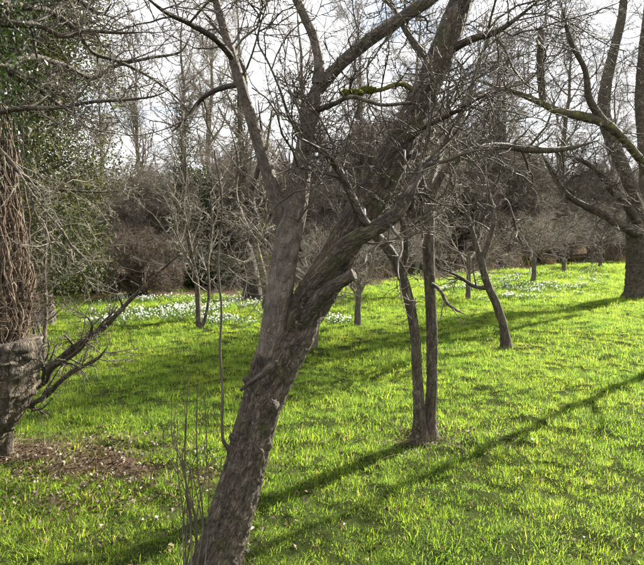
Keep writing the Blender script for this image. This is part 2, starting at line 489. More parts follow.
# --- leaning forked tree in the foreground
b0 = G(209, 590)
T1 = Tree('leaning_tree', 'large forked fruit tree leaning right in the foreground, rough brown trunk filling the centre', b0)
D = float(b0[1])
trunk1 = T1.limb('trunk', [(209, 592, D, 54), (219, 556, D, 46), (231, 515, D + .01, 43), (243, 475, D + .02, 41), (254, 430, D + .03, 40), (267, 390, D + .04, 42), (279, 358, D + .05, 46), (293, 330, D + .06, 44), (308, 303, D + .07, 38)],
        M['hero_bark'], 84, True, amp=0.075, flare=0.25, start_base=True)
T1.limb('branch', [(268, 375, D + .04, 30), (274, 335, D + .02, 31), (280, 290, D, 29), (286, 250, D, 29), (294, 210, D, 29), (301, 170, D, 23), (309, 125, D, 19), (315, 98, D, 18), (318, 78, D, 16)],
        M['hero_stem'], 44, True, amp=0.03, label='smooth grey upright stem of the fork', thick=np.linspace(.95, .84, 9))
T1.limb('branch', [(291, 333, D + .06, 36), (313, 300, D + .1, 40), (338, 258, D + .15, 41), (362, 213, D + .2, 39), (386, 172, D + .25, 36), (408, 128, D + .3, 34), (428, 85, D + .35, 32), (447, 40, D + .4, 31), (462, 0, D + .45, 29), (478, -50, D + .5, 24), (492, -110, D + .6, 16)],
        M['hero_limb'], 64, True, amp=0.075, label='thick mossy limb rising to the right', thick=np.linspace(.95, .68, 11))
T1.limb('branch', [(280, 352, D + .04, 20), (297, 314, D + .0, 25), (318, 277, D - .07, 22), (345, 247, D - .1, 18), (366, 233, D - .12, 16), (386, 222, D - .12, 15), (401, 208, D - .1, 13), (412, 186, D - .08, 11), (424, 165, D, 9), (442, 150, D + .1, 7), (455, 120, D + .2, 5)],
        M['hero_limb'], 24, True, amp=0.07)
T1.limb('branch', [(284, 350, D + .05, 14), (300, 322, D - .0, 19), (317, 301, D - .08, 16), (333, 287, D - .14, 13), (346, 279, D - .18, 12), (353, 274, D - .2, 12)],
        M['hero_bark'], 24, True, cap=True, amp=0.06, label='short sawn-off branch stub', keep=False)
T1.limb('branch', [(284, 222, D, 18), (276, 200, D - .02, 15), (267, 170, D - .04, 13), (257, 138, D - .06, 12), (247, 105, D - .08, 11), (238, 75, D - .1, 10), (229, 45, D - .12, 9), (219, 12, D - .14, 8), (208, -30, D - .18, 6), (196, -80, D - .2, 4)],
        M['hero_stem'], 20, True, amp=0.05)
T1.limb('branch', [(318, 84, D, 13), (319, 62, D, 10), (314, 38, D + .02, 9.5), (304, 15, D + .03, 9), (291, -15, D + .05, 8), (280, -60, D + .08, 6)],
        M['hero_stem'], 20, True, amp=0.04)
T1.limb('branch', [(317, 92, D, 15), (333, 72, D + .02, 15), (352, 54, D + .06, 15), (375, 36, D + .1, 15), (402, 18, D + .15, 15), (432, -2, D + .2, 14), (470, -30, D + .28, 11)],
        M['hero_limb'], 22, True, amp=0.07, thick=.78)
T1.limb('branch', [(372, 232, D - .12, 9), (360, 214, D - .14, 9), (350, 192, D - .15, 8), (340, 172, D - .15, 8), (327, 155, D - .12, 7), (314, 147, D - .02, 7)],
        M['hero_limb'], 14, True, amp=0.05)
T1.limb('branch', [(236, 62, D - .1, 7), (216, 40, D - .2, 6), (190, 24, D - .3, 5), (165, 12, D - .4, 4), (140, -8, D - .5, 3)], M['hero_limb'], 10, True, amp=0.06)
T1.limb('branch', [(243, 84, D - .08, 6), (222, 88, D + .05, 5), (203, 98, D + .15, 4), (186, 118, D + .2, 3), (172, 132, D + .3, 2)], M['hero_limb'], 10, True, amp=0.06)
T1.limb('branch', [(246, 96, D - .08, 5), (244, 70, D - .05, 4), (234, 52, D, 3.5), (222, 35, D + .05, 3), (205, 18, D + .1, 2.5)], M['hero_limb'], 10, True, amp=0.06)
T1.limb('branch', [(312, 112, D, 7), (334, 104, D - .1, 5), (352, 97, D - .2, 4), (382, 105, D - .3, 3.5), (410, 103, D - .35, 3), (424, 108, D - .4, 2)], M['bark_pale'], 8, True, amp=0.06)
T1.limb('branch', [(306, 138, D, 5), (290, 118, D - .05, 3.5), (280, 90, D - .1, 2.6), (268, 62, D - .12, 2.2), (258, 42, D - .15, 2), (262, 20, D - .16, 1.6), (268, 0, D - .2, 1.2)], M['twig'], 6, True, amp=0.06)
T1.limb('branch', [(422, 98, D + .34, 10), (402, 84, D + .3, 8), (380, 90, D + .2, 7), (360, 92, D + .15, 5), (342, 100, D + .05, 4)], M['bark_moss'], 10, True, amp=0.1, thick=.6)
T1.limb('branch', [(440, 56, D + .4, 9), (470, 40, D + .3, 7), (500, 30, D + .2, 5), (540, 0, D + .1, 4)], M['hero_limb'], 10, True, amp=0.08)
T1.limb('branch', [(436, 68, D + .36, 8), (412, 40, D + .5, 6), (396, 12, D + .6, 5), (380, -20, D + .7, 4)], M['hero_limb'], 10, True, amp=0.08)
T1.limb('branch', [(398, 150, D + .28, 7), (424, 128, D + .15, 5), (455, 112, D + .0, 4), (490, 92, D - .1, 3)], M['hero_limb'], 10, True, amp=0.08)
# knots on the trunk
for (xa, ya, xb, yb, w, dd) in ((240, 440, 227, 434, 11, -.02), (262, 428, 277, 424, 10, 0), (278, 388, 292, 382, 9, 0), (254, 384, 240, 377, 8, .0), (240, 500, 236, 494, 9, -.09), (258, 455, 263, 449, 8, -.09), (250, 478, 266, 475, 7, -.02), (272, 405, 270, 398, 10, -.11), (262, 366, 256, 352, 8, -.05)):
    T1.limb('knot', [(xa, ya, D + dd * .4, w * 1.4), ((xa + xb) / 2, (ya + yb) / 2, D + dd * .7, w * 1.0), (xb * .8 + xa * .2, yb * .8 + ya * .2, D + dd * .85, w * .45)], M['hero_bark'], 14, True, cap=True, keep=False, amp=.3, parent=trunk1)
T1.limb('bark_flap', [(241, 390, D - .04, 3), (252, 381, D - .09, 6), (264, 372, D - .1, 7), (275, 362, D - .08, 5), (283, 352, D - .05, 2)], M['hero_bark'], 10, True, keep=False, amp=.2, label='loose slanting flap of grey bark', parent=trunk1)
# shoots at the foot and on the trunk
T1.limb('shoot', [(229, 449, D - .05, 5), (223.5, 441, D - .08, 3.6), (222, 428, D - .09, 3), (222.5, 395, D - .1, 2.8), (220, 350, D - .1, 2.6), (221.5, 310, D - .1, 2.4), (218, 262, D - .1, 2.1), (222, 205, D - .12, 1.8), (214, 150, D - .14, 1.4)], M['twig'], 6, True, keep=False)
g = rng(5)
for x0, x1, yt, w in ((186, 172, 398, 1.5), (188, 178, 418, 1.3), (192, 189, 372, 1.9), (194, 198, 380, 1.8), (197, 204, 398, 1.5), (190, 164, 430, 1.2), (199, 196, 440, 1.3), (187, 183, 450, 1.2), (184, 176, 405, 1.2), (201, 207, 430, 1.2), (193, 185, 400, 1.4), (196, 192, 465, 1.1)):
    k = g.uniform(-6, 6, 3)
    T1.limb('shoot', [(193 + (x0 - 193) * 1.3, 580, D - .12 + k[2] * .02, w + .3), (x0 + k[0] * 1.5, 525, D - .14, w), ((x0 + x1) / 2 + k[1], 470, D - .16, w * .8), (x1 + k[2] * .5, (yt + 470) / 2, D - .17, w * .65), (x1, yt, D - .2, w * .35)], M['twig'], 6, True, keep=False)
def moss_clump(tree, c, r, seed):
    g = rng(seed)
    n = 260
    d = norm(g.normal(size=(n, 3)))
    p0 = d * np.array(r)[None, :] * 0.6 + c - tree.base
    p1 = d * np.array(r)[None, :] * g.uniform(0.9, 1.25, (n, 1)) + c - tree.base
    pts = np.stack([p0, (p0 + p1) / 2, p1], axis=1)
    rad = np.stack([np.full(n, .008), np.full(n, .006), np.full(n, .002)], axis=1)
    obj('moss_cushion', tubes_mesh('moss_cushion', [(pts, rad, 4)], M['moss']), tree.root)
moss_clump(T1, P(352, 93, D + .12), (.05, .02, .018), 1)
moss_clump(T1, P(368, 90, D + .17), (.035, .02, .016), 2)
moss_clump(T1, P(272, 243 + 15, D + .3), (.012, .012, .012), 3)
T1.twigs(11, [(6, (.35, .85), (30, 75), .5, 8, .24, .05, .0035), (6, (.12, .42), (30, 80), .6, 6, .32, .04, .0022), (5, (.015, .07), (40, 85), .9, 3, .3, .05, .0019)], M['twig'], [1, 4, 5, 6, 8, 9, 10, 12], t0=.5, rmax=.0065)
T1.twigs(12, [(12, (.35, 1.0), (30, 85), .42, 8, .3, .0, .0036), (8, (.15, .45), (30, 85), .55, 6, .36, .02, .0021), (5, (.015, .08), (40, 85), .9, 3, .3, .05, .0019)], M['twig'], [2, 3, 7, 13, 14, 15, 16], t0=.42, rmax=.0085)

# --- twin stemmed tree in the middle of the lawn
b1 = G(425, 438)
D1 = float(b1[1])
T2 = Tree('twin_stemmed_tree', 'slender twin-stemmed young tree standing on the sunlit lawn right of the leaning tree', b1)
T2.limb('stem', [(430, 440, D1, 13), (430, 415, D1, 11), (432, 380, D1, 11), (432, 330, D1, 11), (430, 290, D1, 11), (428, 240, D1, 12), (427, 205, D1, 13), (424, 188, D1, 13)], M['bark'], 20, True, flare=.8)
T2.limb('stem', [(420, 440, D1 - .05, 13), (419, 405, D1 - .06, 11), (417, 370, D1 - .07, 10), (415, 335, D1 - .08, 10), (409, 300, D1 - .1, 10), (399, 268, D1 - .12, 10), (386, 246, D1 - .14, 10), (372, 232, D1 - .16, 9), (360, 222, D1 - .1, 7), (350, 200, D1, 5), (346, 170, D1 + .1, 4)], M['bark'], 18, True, flare=.7)
T2.limb('stub', [(419, 436, D1 - .1, 9), (418, 415, D1 - .12, 9), (417, 398, D1 - .12, 8), (416, 391, D1 - .12, 8)], M['bark_pale'], 16, True, cap=True, keep=False, label='short broken-off stump of a third stem')
T2.limb('branch', [(426, 212, D1, 10), (434, 190, D1, 9), (443, 173, D1, 8), (456, 160, D1 + .05, 7.5), (474, 150, D1 + .1, 7), (500, 146, D1 + .2, 6.5), (530, 150, D1 + .3, 6), (565, 149, D1 + .4, 5), (600, 140, D1 + .5, 3)], M['bark'], 14, True)
T2.limb('branch', [(425, 200, D1, 10), (420, 178, D1 - .05, 8), (414, 150, D1 - .1, 7), (420, 120, D1 - .1, 6), (432, 90, D1, 5), (440, 60, D1 + .1, 4), (436, 20, D1 + .2, 3)], M['bark'], 12, True)
T2.limb('branch', [(427, 198, D1, 9), (436, 165, D1 + .2, 7), (452, 130, D1 + .4, 6), (470, 95, D1 + .5, 5), (480, 60, D1 + .6, 4), (496, 20, D1 + .7, 3)], M['bark'], 12, True)
T2.limb('branch', [(432, 284, D1 - .05, 4), (440, 290, D1 - .15, 3.4), (447, 303, D1 - .2, 3.2), (455, 309, D1 - .22, 2.6), (466, 315, D1 - .3, 1.6)], M['bark_pale'], 6, True)
T2.limb('branch', [(402, 274, D1 - .12, 6), (406, 240, D1 - .2, 5), (398, 205, D1 - .3, 4), (402, 170, D1 - .3, 3), (392, 135, D1 - .35, 2.5)], M['bark'], 8, True)
T2.twigs(21, [(13, (.35, 1.2), (30, 80), .5, 8, .26, .02, .0045), (7, (.15, .5), (30, 80), .6, 6, .32, .02, .003), (5, (.02, .1), (40, 85), .9, 3, .3, .05, .0022)], M['twig'], [2, 3, 4, 6], t0=.25)
T2.twigs(22, [(3, (.12, .3), (30, 80), .5, 5, .2, .02, .003), (3, (.05, .15), (30, 80), .6, 4, .22, .02, .002)], M['twig'], [1, 5], t0=.35)

# --- slim sapling further right
b2 = G(507, 348)
D2 = float(b2[1])
T3 = Tree('slim_sapling', 'slim dark sapling with a kinked trunk and V fork, standing alone on the lawn', b2)
T3.limb('trunk', [(507, 350, D2, 9), (503, 325, D2, 8), (496, 303, D2, 8), (489, 288, D2, 7.5), (483, 270, D2, 7), (481, 258, D2, 7)], M['bark'], 16, True, flare=.8)
T3.limb('branch', [(481, 262, D2, 6), (474, 238, D2, 5), (468, 218, D2, 4.5), (459, 203, D2, 4), (452, 186, D2, 3.5), (449, 165, D2, 2.6)], M['bark'], 10)
T3.limb('branch', [(481, 262, D2, 6), (489, 240, D2, 5), (494, 218, D2, 4.5), (489, 195, D2, 4), (485, 170, D2, 3.2), (487, 130, D2, 2)], M['bark'], 10)
T3.limb('branch', [(488, 288, D2, 5), (474, 286, D2, 4), (458, 276, D2 - .2, 3.2), (440, 268, D2 - .3, 2.4)], M['bark'], 8)
T3.limb('branch', [(494, 212, D2, 4), (505, 200, D2, 3), (512, 214, D2, 2.6), (517, 232, D2 + .1, 2.2), (524, 248, D2 + .1, 1.8)], M['bark_pale'], 8)
T3.twigs(31, [(9, (.4, .95), (25, 70), .5, 6, .15, .05, .005), (6, (.15, .45), (30, 75), .6, 4, .2, .05, .0035), (3, (.05, .18), (35, 80), .7, 3, .25, .05, .0025)], M['twig'], [1, 2, 3, 4], t0=.2)

# --- big tree at the right edge
b3 = G(640, 297)
D3 = float(b3[1])
T4 = Tree('old_orchard_tree', 'big thick-trunked old tree at the right edge with spreading lichened limbs', b3)
T4.limb('trunk', [(640, 299, D3, 24), (639, 285, D3, 21), (638, 262, D3, 20), (638, 240, D3, 21), (639, 222, D3, 22), (640, 205, D3, 20)], M['bark'], 32, True, flare=.5, amp=.07)
T4.limb('branch', [(636, 232, D3 - .2, 12), (622, 226, D3 - .5, 9), (605, 216, D3 - .8, 7.5), (585, 206, D3 - 1, 6.5), (566, 194, D3 - 1.1, 5.5), (552, 172, D3 - 1.2, 4.5), (540, 150, D3 - 1.2, 3)], M['bark'], 12)
T4.limb('branch', [(641, 215, D3, 22), (632, 190, D3, 20), (622, 165, D3, 19), (612, 140, D3, 20), (604, 115, D3, 19), (606, 85, D3, 17), (614, 50, D3, 14), (622, 15, D3, 12), (626, -30, D3, 9), (632, -90, D3, 6)], M['bark'], 20, True, amp=.07, thick=.62)
T4.limb('branch', [(642, 215, D3, 20), (645, 180, D3 + .3, 18), (643, 140, D3 + .4, 17), (640, 100, D3 + .5, 15), (643, 50, D3 + .5, 13), (648, 0, D3 + .5, 10), (650, -60, D3 + .5, 6)], M['bark'], 16, True, amp=.07, thick=.6)
T4.limb('branch', [(652, 190, D3 - .6, 15), (646, 168, D3 - 1.2, 12), (634, 152, D3 - 1.6, 11), (622, 138, D3 - 1.8, 11), (606, 124, D3 - 2, 13), (585, 117, D3 - 2.1, 13), (560, 112, D3 - 2.2, 11), (543, 104, D3 - 2.2, 9), (520, 94, D3 - 2.2, 7.5), (497, 87, D3 - 2.3, 6), (470, 78, D3 - 2.3, 4)], M['bark_moss'], 16, True, amp=.07, label='long low limb with yellow lichen', thick=.68)
T4.limb('branch', [(637, 222, D3 - .3, 9), (626, 205, D3 - .7, 8), (612, 190, D3 - 1, 7), (598, 172, D3 - 1.3, 5), (580, 160, D3 - 1.5, 4), (560, 155, D3 - 1.6, 3)], M['bark'], 10)
T4.limb('branch', [(606, 125, D3 - 2, 8), (590, 100, D3 - 2.2, 7), (585, 70, D3 - 2.3, 5), (570, 40, D3 - 2.4, 4), (560, 0, D3 - 2.5, 3)], M['bark'], 10)
T4.limb('branch', [(543, 106, D3 - 2.2, 6), (541, 80, D3 - 2.2, 7), (540, 55, D3 - 2.2, 6.5), (541, 30, D3 - 2.2, 6)], M['bark'], 10, cap=True, label='upright broken-topped limb')
T4.twigs(41, [(22, (1.0, 2.8), (35, 85), .36, 8, .24, .0, .007), (12, (.5, 1.4), (30, 80), .5, 6, .32, .0, .004), (7, (.1, .45), (30, 80), .65, 4, .35, .02, .0022)], M['twig'], [1, 2, 3, 4, 5, 6, 7], t0=.18, rmax=.013)

# --- low shrubby tree at the left edge, branches sweeping up to the right
b4 = G(4, 460)
D4 = float(b4[1])
T5 = Tree('low_spreading_tree', 'low dark shrubby tree at the left edge with long branches sweeping up to the right', b4)
T5.limb('trunk', [(4, 462, D4, 15), (6, 440, D4, 13), (9, 420, D4, 12), (16, 402, D4, 11), (26, 390, D4, 9)], M['bark'], 18, True, flare=.4)
T5.limb('branch', [(16, 403, D4, 8), (32, 389, D4, 8), (45, 380, D4, 7.5), (52, 367, D4, 7), (66, 354, D4, 6.5), (80, 343, D4, 6), (101, 330, D4, 5.5), (118, 313, D4, 4.6), (134, 296, D4, 4), (152, 279, D4, 3.2), (166, 266, D4, 2.6), (180, 254, D4, 2)], M['bark'], 12, True)
T5.limb('branch', [(12, 412, D4, 7), (30, 404, D4 - .1, 6), (46, 396, D4 - .15, 5), (62, 380, D4 - .2, 4.2), (80, 368, D4 - .2, 3.6), (98, 358, D4 - .25, 3), (108, 346, D4 - .25, 2)], M['bark'], 10, True)
T5.limb('branch', [(20, 398, D4, 7), (32, 378, D4 + .05, 6), (42, 362, D4 + .1, 5.6), (44, 340, D4 + .15, 4.5), (46, 310, D4 + .2, 4), (44, 270, D4 + .2, 3.6), (46, 235, D4 + .2, 3), (44, 190, D4 + .2, 2.2)], M['bark_pale'], 10, True)
T5.limb('branch', [(52, 366, D4, 5), (66, 360, D4 - .1, 4), (84, 345, D4 - .15, 3.4), (92, 325, D4 - .2, 2.6), (80, 310, D4 - .2, 2)], M['bark'], 8, True)
T5.limb('branch', [(42, 384, D4, 5), (44, 370, D4 - .1, 4), (38, 350, D4 - .1, 3), (32, 320, D4 - .1, 2.4), (28, 280, D4 - .1, 2)], M['bark'], 8, True)
T5.twigs(51, [(11, (.15, .5), (30, 80), .55, 5, .2, .08, .0038), (6, (.06, .2), (30, 80), .65, 4, .25, .06, .0026), (3, (.02, .06), (35, 80), .8, 3, .3, .05, .002)], M['twig'], [1, 2, 3, 4, 5], t0=.12)

# --- old trunk sheathed in dead ivy, at the left edge
DI = 3.35
bI = np.array([P(-78, 480, DI)[0], DI, 0.0])
bI[2] = float(ground_h(bI[0], bI[1]))
T6 = Tree('ivy_clad_tree', 'old pale-trunked tree at the left edge wrapped in a sheath of dead brown ivy stems', bI)
T6.limb('trunk', [(-92, 520, DI, 84), (-62, 450, DI, 84), (-32, 415, DI, 82), (-16, 396, DI, 78), (-4, 372, DI, 75), (-1, 350, DI, 74), (0, 342, DI, 74), (0, 339, DI, 70)], M['bark_pale'], 64, True, cap=True, amp=.09, start_base=True, flare=.2)
T6.limb('heartwood', [(0, 350, DI, 36), (-6, 300, DI, 40), (-8, 240, DI, 44), (-18, 180, DI, 40), (-28, 100, DI, 36), (-32, 20, DI, 30), (-34, -100, DI, 22)], M['bark'], 24, True, amp=.1)
g = rng(61)
nst = 300
ph = g.uniform(0, 2 * math.pi, nst)
K = 26
tt = np.linspace(0, 1, K)
ivx = np.zeros((nst, K, 3)); ivr = np.zeros((nst, K))
zlo, zhi = P(0, 338, DI)[2], P(0, 92, DI)[2]
for i in range(nst):
    a = ph[i] + np.cumsum(g.normal(0, .05, K)) + .07 * np.sin(tt * g.uniform(15, 40) + g.uniform(0, 6)) + g.normal(0, .22) * tt
    z = zlo + (zhi - zlo) * tt * g.uniform(.55, 1.0)
    cx = np.interp(tt, [0, .3, 1], [P(-4, 338, DI)[0], P(-6, 250, DI)[0], P(-24, 92, DI)[0]])
    rr = np.interp(tt, [0, .08, .35, 1], [.15, .165, .175, .14]) * g.uniform(.88, 1.06) + np.cumsum(g.normal(0, .006, K))
    ivx[i] = np.column_stack([cx + rr * np.cos(a), DI + rr * np.sin(a), z]) - bI
    ivr[i] = g.uniform(.002, .0045) if i % 4 else g.uniform(.006, .011) * np.interp(tt, [0, 1], [1, .5])
sx, sr = grow(g, ivx, ivr, 4, .02, .98, (.06, .22), (30, 100), .45, 5, .45, -.02, .0018)
fx, fr = grow(g, ivx[::2], ivr[::2], 5, .0, .4, (.10, .30), (30, 90), .35, 6, .4, .03, .0013)
o = obj('ivy_stems', tubes_mesh('ivy_stems', [(ivx, ivr, 6), (sx, sr, 3), (fx, fr, 3)], M['ivy_stem']), T6.root)
tag(o, 'tangle of dead brown ivy stems round the trunk', kind='stuff')
# limbs of this tree reaching into the picture overhead
for path, mt in (
    ([(-30, 50, DI, 14), (10, 72, DI + .2, 10), (36, 88, DI + .35, 7), (70, 112, DI + .5, 5), (105, 128, DI + .6, 3)], 'bark'),
    ([(-32, 20, DI, 14), (12, 24, DI + .1, 11), (40, 26, DI + .2, 8), (62, 36, DI + .3, 7), (86, 31, DI + .4, 5.5), (120, 33, DI + .5, 4), (152, 32, DI + .6, 2.6)], 'bark'),
    ([(-32, 0, DI, 13), (20, 6, DI + .3, 10), (50, 12, DI + .5, 8), (76, 30, DI + .6, 7), (92, 52, DI + .7, 5.5), (114, 60, DI + .8, 5), (137, 70, DI + .9, 4), (160, 84, DI + 1, 3.4), (180, 101, DI + 1.1, 2.6), (196, 122, DI + 1.2, 2)], 'bark'),
    ([(-28, 118, DI, 9), (20, 109, DI - .2, 7), (55, 108, DI - .3, 5.5), (92, 102, DI - .4, 4.5), (125, 100, DI - .45, 3.6), (155, 96, DI - .5, 2.6), (176, 86, DI - .5, 1.8)], 'bark'),
    ([(-22, 130, DI, 7), (10, 160, DI - .2, 4.5), (28, 188, DI - .3, 4), (44, 210, DI - .35, 3.6), (60, 228, DI - .4, 4.4), (72, 246, DI - .4, 3.6), (86, 260, DI - .4, 2.6), (94, 274, DI - .4, 1.8)], 'bark_pale'),
    ([(14, 168, DI - .2, 6), (40, 186, DI - .1, 4.5), (66, 190, DI, 3.6), (98, 192, DI + .1, 2.8), (130, 190, DI + .2, 2)], 'bark_pale'),
    ([(30, 190, DI - .3, 4.5), (36, 215, DI - .35, 3.6), (54, 240, DI - .4, 3), (74, 262, DI - .45, 2.4), (92, 286, DI - .5, 1.6)], 'bark_pale'),
    ([(-28, 90, DI, 12), (24, 58, DI + .7, 9), (60, 64, DI + 1, 7), (92, 78, DI + 1.2, 6), (116, 66, DI + 1.3, 5), (150, 58, DI + 1.4, 4), (180, 52, DI + 1.5, 3), (192, 32, DI + 1.5, 2)], 'bark'),
    ([(-16, -10, DI, 13), (30, -14, DI + .6, 9), (70, -4, DI + .9, 7), (100, 14, DI + 1, 5), (112, 4, DI + 1, 3)], 'bark'),
):
    T6.limb('branch', path, M[mt], 10, True, amp=.07, thick=.68)
T6.twigs(62, [(15, (.25, .85), (30, 80), .5, 8, .28, .0, .0036), (8, (.1, .4), (30, 80), .6, 6, .36, .0, .0024), (5, (.015, .07), (40, 85), .9, 3, .35, .03, .002)], M['twig'], [2, 3, 4, 5, 9, 10], t0=.15)
T6.twigs(63, [(14, (.15, .5), (30, 80), .5, 6, .28, -.03, .0028), (6, (.05, .2), (30, 80), .65, 4, .35, 0, .0018), (3, (.02, .06), (30, 80), .8, 3, .35, 0, .0014)], M['twig_pale'], [6, 7, 8], t0=.2)

# ------------------------------------------------------------------ leaves in masses
def leaf_arrays(g, pos, size, nrm_bias=(0, 0, 0.4), fold=0.25, aspect=0.7):
    N = len(pos)
    n = norm(g.normal(size=(N, 3)) + np.array(nrm_bias))
    a = norm(np.cross(n, g.normal(size=(N, 3))))
    b = np.cross(n, a)
    s = (size * g.uniform(.6, 1.25, N))[:, None]
    v0 = pos - a * s * .5
    v1 = pos + b * s * .5 * aspect + n * s * fold * .5 - a * s * .08
    v2 = pos + a * s * .5 - n * s * fold * .3
    v3 = pos - b * s * .5 * aspect + n * s * fold * .5 - a * s * .08
    V = np.stack([v0, v1, v2, v3], axis=1).reshape(-1, 3)
    i = np.arange(N)[:, None] * 4
    return V, np.concatenate([i + np.array([[0, 1, 2]]), i + np.array([[0, 2, 3]])])
def leaves_mesh(name, g, pos, size, mat, **kw):
    v, f = leaf_arrays(g, pos, size, **kw)
    return new_mesh(name, v, [f], mat)
def clumped(g, centres, per, spread):
    c = np.repeat(centres, per, axis=0)
    return c + g.normal(size=c.shape) * spread

# live ivy leaves high on the ivy clad tree
g = rng(65)
cc = np.column_stack([g.uniform(-50, 42, 170), g.uniform(-40, 165, 170), DI + g.uniform(-.25, .8, 170)])
cc[:, 0] = np.minimum(cc[:, 0], np.interp(cc[:, 1], [-40, 70, 165], [60, 30, -2]) + g.normal(0, 8, 170))
cc = np.array([P(*c) for c in cc]) - bI
pos = clumped(g, cc, 22, .07)
tag(obj('ivy_leaves', leaves_mesh('ivy_leaves', g, pos, .03, M['yew']), T6.root), kind='stuff')

def evergreen(name, label, base, H, rx, ry, nclump, per, leaf, mat, seed, spread=.16, z0=.1, lean=0.0, cat='tree', shape=1.0):
    root = thing(name, label, cat, tuple(base))
    g = rng(seed)
    k = np.linspace(0, 1, 9)
    tp = np.column_stack([lean * k + .08 * np.sin(k * 5 + seed), .06 * np.cos(k * 4), H * .93 * k - .05])
    tr = np.interp(k, [0, 1], [H * .022 + .03, .02])
    bp, br = grow(g, tp[None], tr[None], 60, .1, .97, (rx * .7, rx * 1.1), (45, 85), .4, 6, .12, .06, .012, lenfall=.55)
    b2, r2 = grow(g, bp, br, 5, .2, .95, (rx * .2, rx * .5), (30, 70), .6, 4, .2, .03, .006)
    obj('trunk', tubes_mesh('trunk', [(tp[None], tr[None], 12)], M['bark_far']), root)
    obj('branches', tubes_mesh('branches', [(bp, br, 5), (b2, r2, 3)], M['bark_far']), root)
    u = g.random(nclump)
    z = z0 + u * (1 - z0)
    prof = np.sqrt(np.clip(1 - ((z - .38) / .64) ** 2, .02, 1)) * shape
    th = g.uniform(0, 2 * math.pi, nclump)
    rad = np.sqrt(g.uniform(.15, 1, nclump)) * prof * (1 + .25 * np.sin(th * 3 + z * 9 + seed))
    c = np.column_stack([rx * rad * np.cos(th) + lean * z, ry * rad * np.sin(th), z * H])
    o = obj('crown', leaves_mesh('crown', g, clumped(g, c, per, spread), leaf, mat), root)
    o['kind'] = 'stuff'
    return root

evergreen('holly_tree', 'tall leafy evergreen glinting green behind the ivy-clad tree on the left', (-4.9, 9.6, 0), 7.2, 1.25, 1.3, 900, 95, .048, M['ivy'], 71, .16)
evergreen('holly_tree', 'broad dark evergreen at the far left corner, mostly behind the ivy-clad trunk', (-7.1, 11.2, 0), 8.0, 1.9, 1.6, 900, 80, .06, M['ivy'], 72, .2)
evergreen('yew_tree', 'dark rounded evergreen far behind the snowdrops, left of the leaning tree', (-5.9, 25.5, 0), 4.4, 1.9, 1.6, 420, 60, .09, M['yew'], 73, .2)
evergreen('laurel_bush', 'low dark evergreen hedge bush behind the left snowdrops', (-4.6, 17.6, -.05), 1.15, 2.0, .7, 260, 60, .08, M['yew'], 74, .14, 0.02, cat='bush')
evergreen('laurel_bush', 'low dark evergreen bush left of the russet shrub', (-7.4, 16.2, -.05), 1.5, 1.2, .8, 200, 60, .08, M['yew'], 75, .14, 0.02, cat='bush')

# ------------------------------------------------------------------ generic bare trees (one of each kind, then copies)
def bare_tree(H, r0, seed, clear=.25, nl=16, limb=(2.4, 4.2), lang=(30, 65), up=.10, sub=((9, (.9, 2.0)), (9, (.35, .9)), (6, (.12, .4))), rmin=(.02, .009, .006, .005), droop=0, wig=.05, stems=1, lean=0.05, fan=1.0, top=.12, basew=.12):
    g = rng(seed)
    k = np.linspace(0, 1, 12)
    tps, trs = [], []
    for s in range(stems):
        off = np.array([0, 0]) if stems == 1 else g.normal(0, .5 + .15 * r0, 2) * H * .14 * fan
        tp = np.column_stack([np.cumsum(g.normal(0, wig * H / 12, 12)) + off[0] * k * 2 + lean * H * k * g.normal(), np.cumsum(g.normal(0, wig * H / 12, 12)) + off[1] * k * 2, H * (1 if stems == 1 else g.uniform(.7, 1)) * k])
        tp[0, :2] = off * basew
        tp[:, 2] -= .06
        tps.append(tp); trs.append(np.interp(k, [0, .06, .5, 1], [r0 * 1.45, r0, r0 * max(.66, top), r0 * top]))
    tp, tr = np.array(tps), np.array(trs)
    sets = []
    p, r = grow(g, tp, tr, nl, clear, .99, limb, lang, .55, 8, .11, up, rmin[0], lenfall=.45)
    sets.append((p, r, 6))
    for i, (n, ln) in enumerate(sub):
        p, r = grow(g, p, r, n, .15, .99, ln, (28, 75), .55, 5 if i == 0 else (4 if i == 1 else 3), .2, up * .4 - droop * (i + 1), rmin[i + 1])
        ok = p[:, :, 2].min(axis=1) > .05
        p, r = p[ok], r[ok]
        sets.append((p, r, 4 if i == 0 else 3))
    return tubes_mesh('trunk', [(tp, tr, 12)], M['bark_far']), tubes_mesh('crown', sets, M['twig_far'])

def place(meshes, name, label, x, y, rz, s, group=None, cat='tree', mats=None, sz=None):
    root = thing(name, label, cat, (x, y, float(ground_h(x, y))), group)
    root.rotation_euler.z = rz
    root.scale = (s, s, sz or s)
    for nme, m in zip(('trunk', 'crown'), meshes):
        o = obj(nme, m, root)
        if nme == 'crown':
            o['kind'] = 'stuff'
    return root

TALL = [bare_tree(12.5, .19, 101), bare_tree(11, .15, 102, .2, 18, (1.8, 3.4), (25, 55), .14), bare_tree(13.5, .23, 103, .3, 16, (2.8, 4.8), (35, 70), .08)]
ORCH = [bare_tree(.95, .075, 111, .62, 7, (1.5, 2.5), (30, 70), .07, ((8, (.5, 1.1)), (8, (.2, .5)), (5, (.06, .2))), (.02, .006, .0036, .0026), wig=.05, top=.75),
        bare_tree(1.2, .07, 112, .6, 8, (1.4, 2.6), (35, 80), .035, ((9, (.5, 1.2)), (8, (.2, .5)), (5, (.06, .2))), (.02, .006, .0036, .0026), .03, .06, top=.75)]
THORN = [bare_tree(4.6, .05, 121, .1, 9, (1.0, 2.2), (25, 70), .06, ((7, (.5, 1.1)), (6, (.2, .5)), (4, (.08, .25))), (.014, .009, .007, .006), stems=7),
         bare_tree(3.2, .04, 122, .05, 8, (.8, 1.8), (30, 80), .03, ((7, (.4, .9)), (6, (.2, .45)), (4, (.08, .22))), (.012, .009, .007, .006), stems=9)]

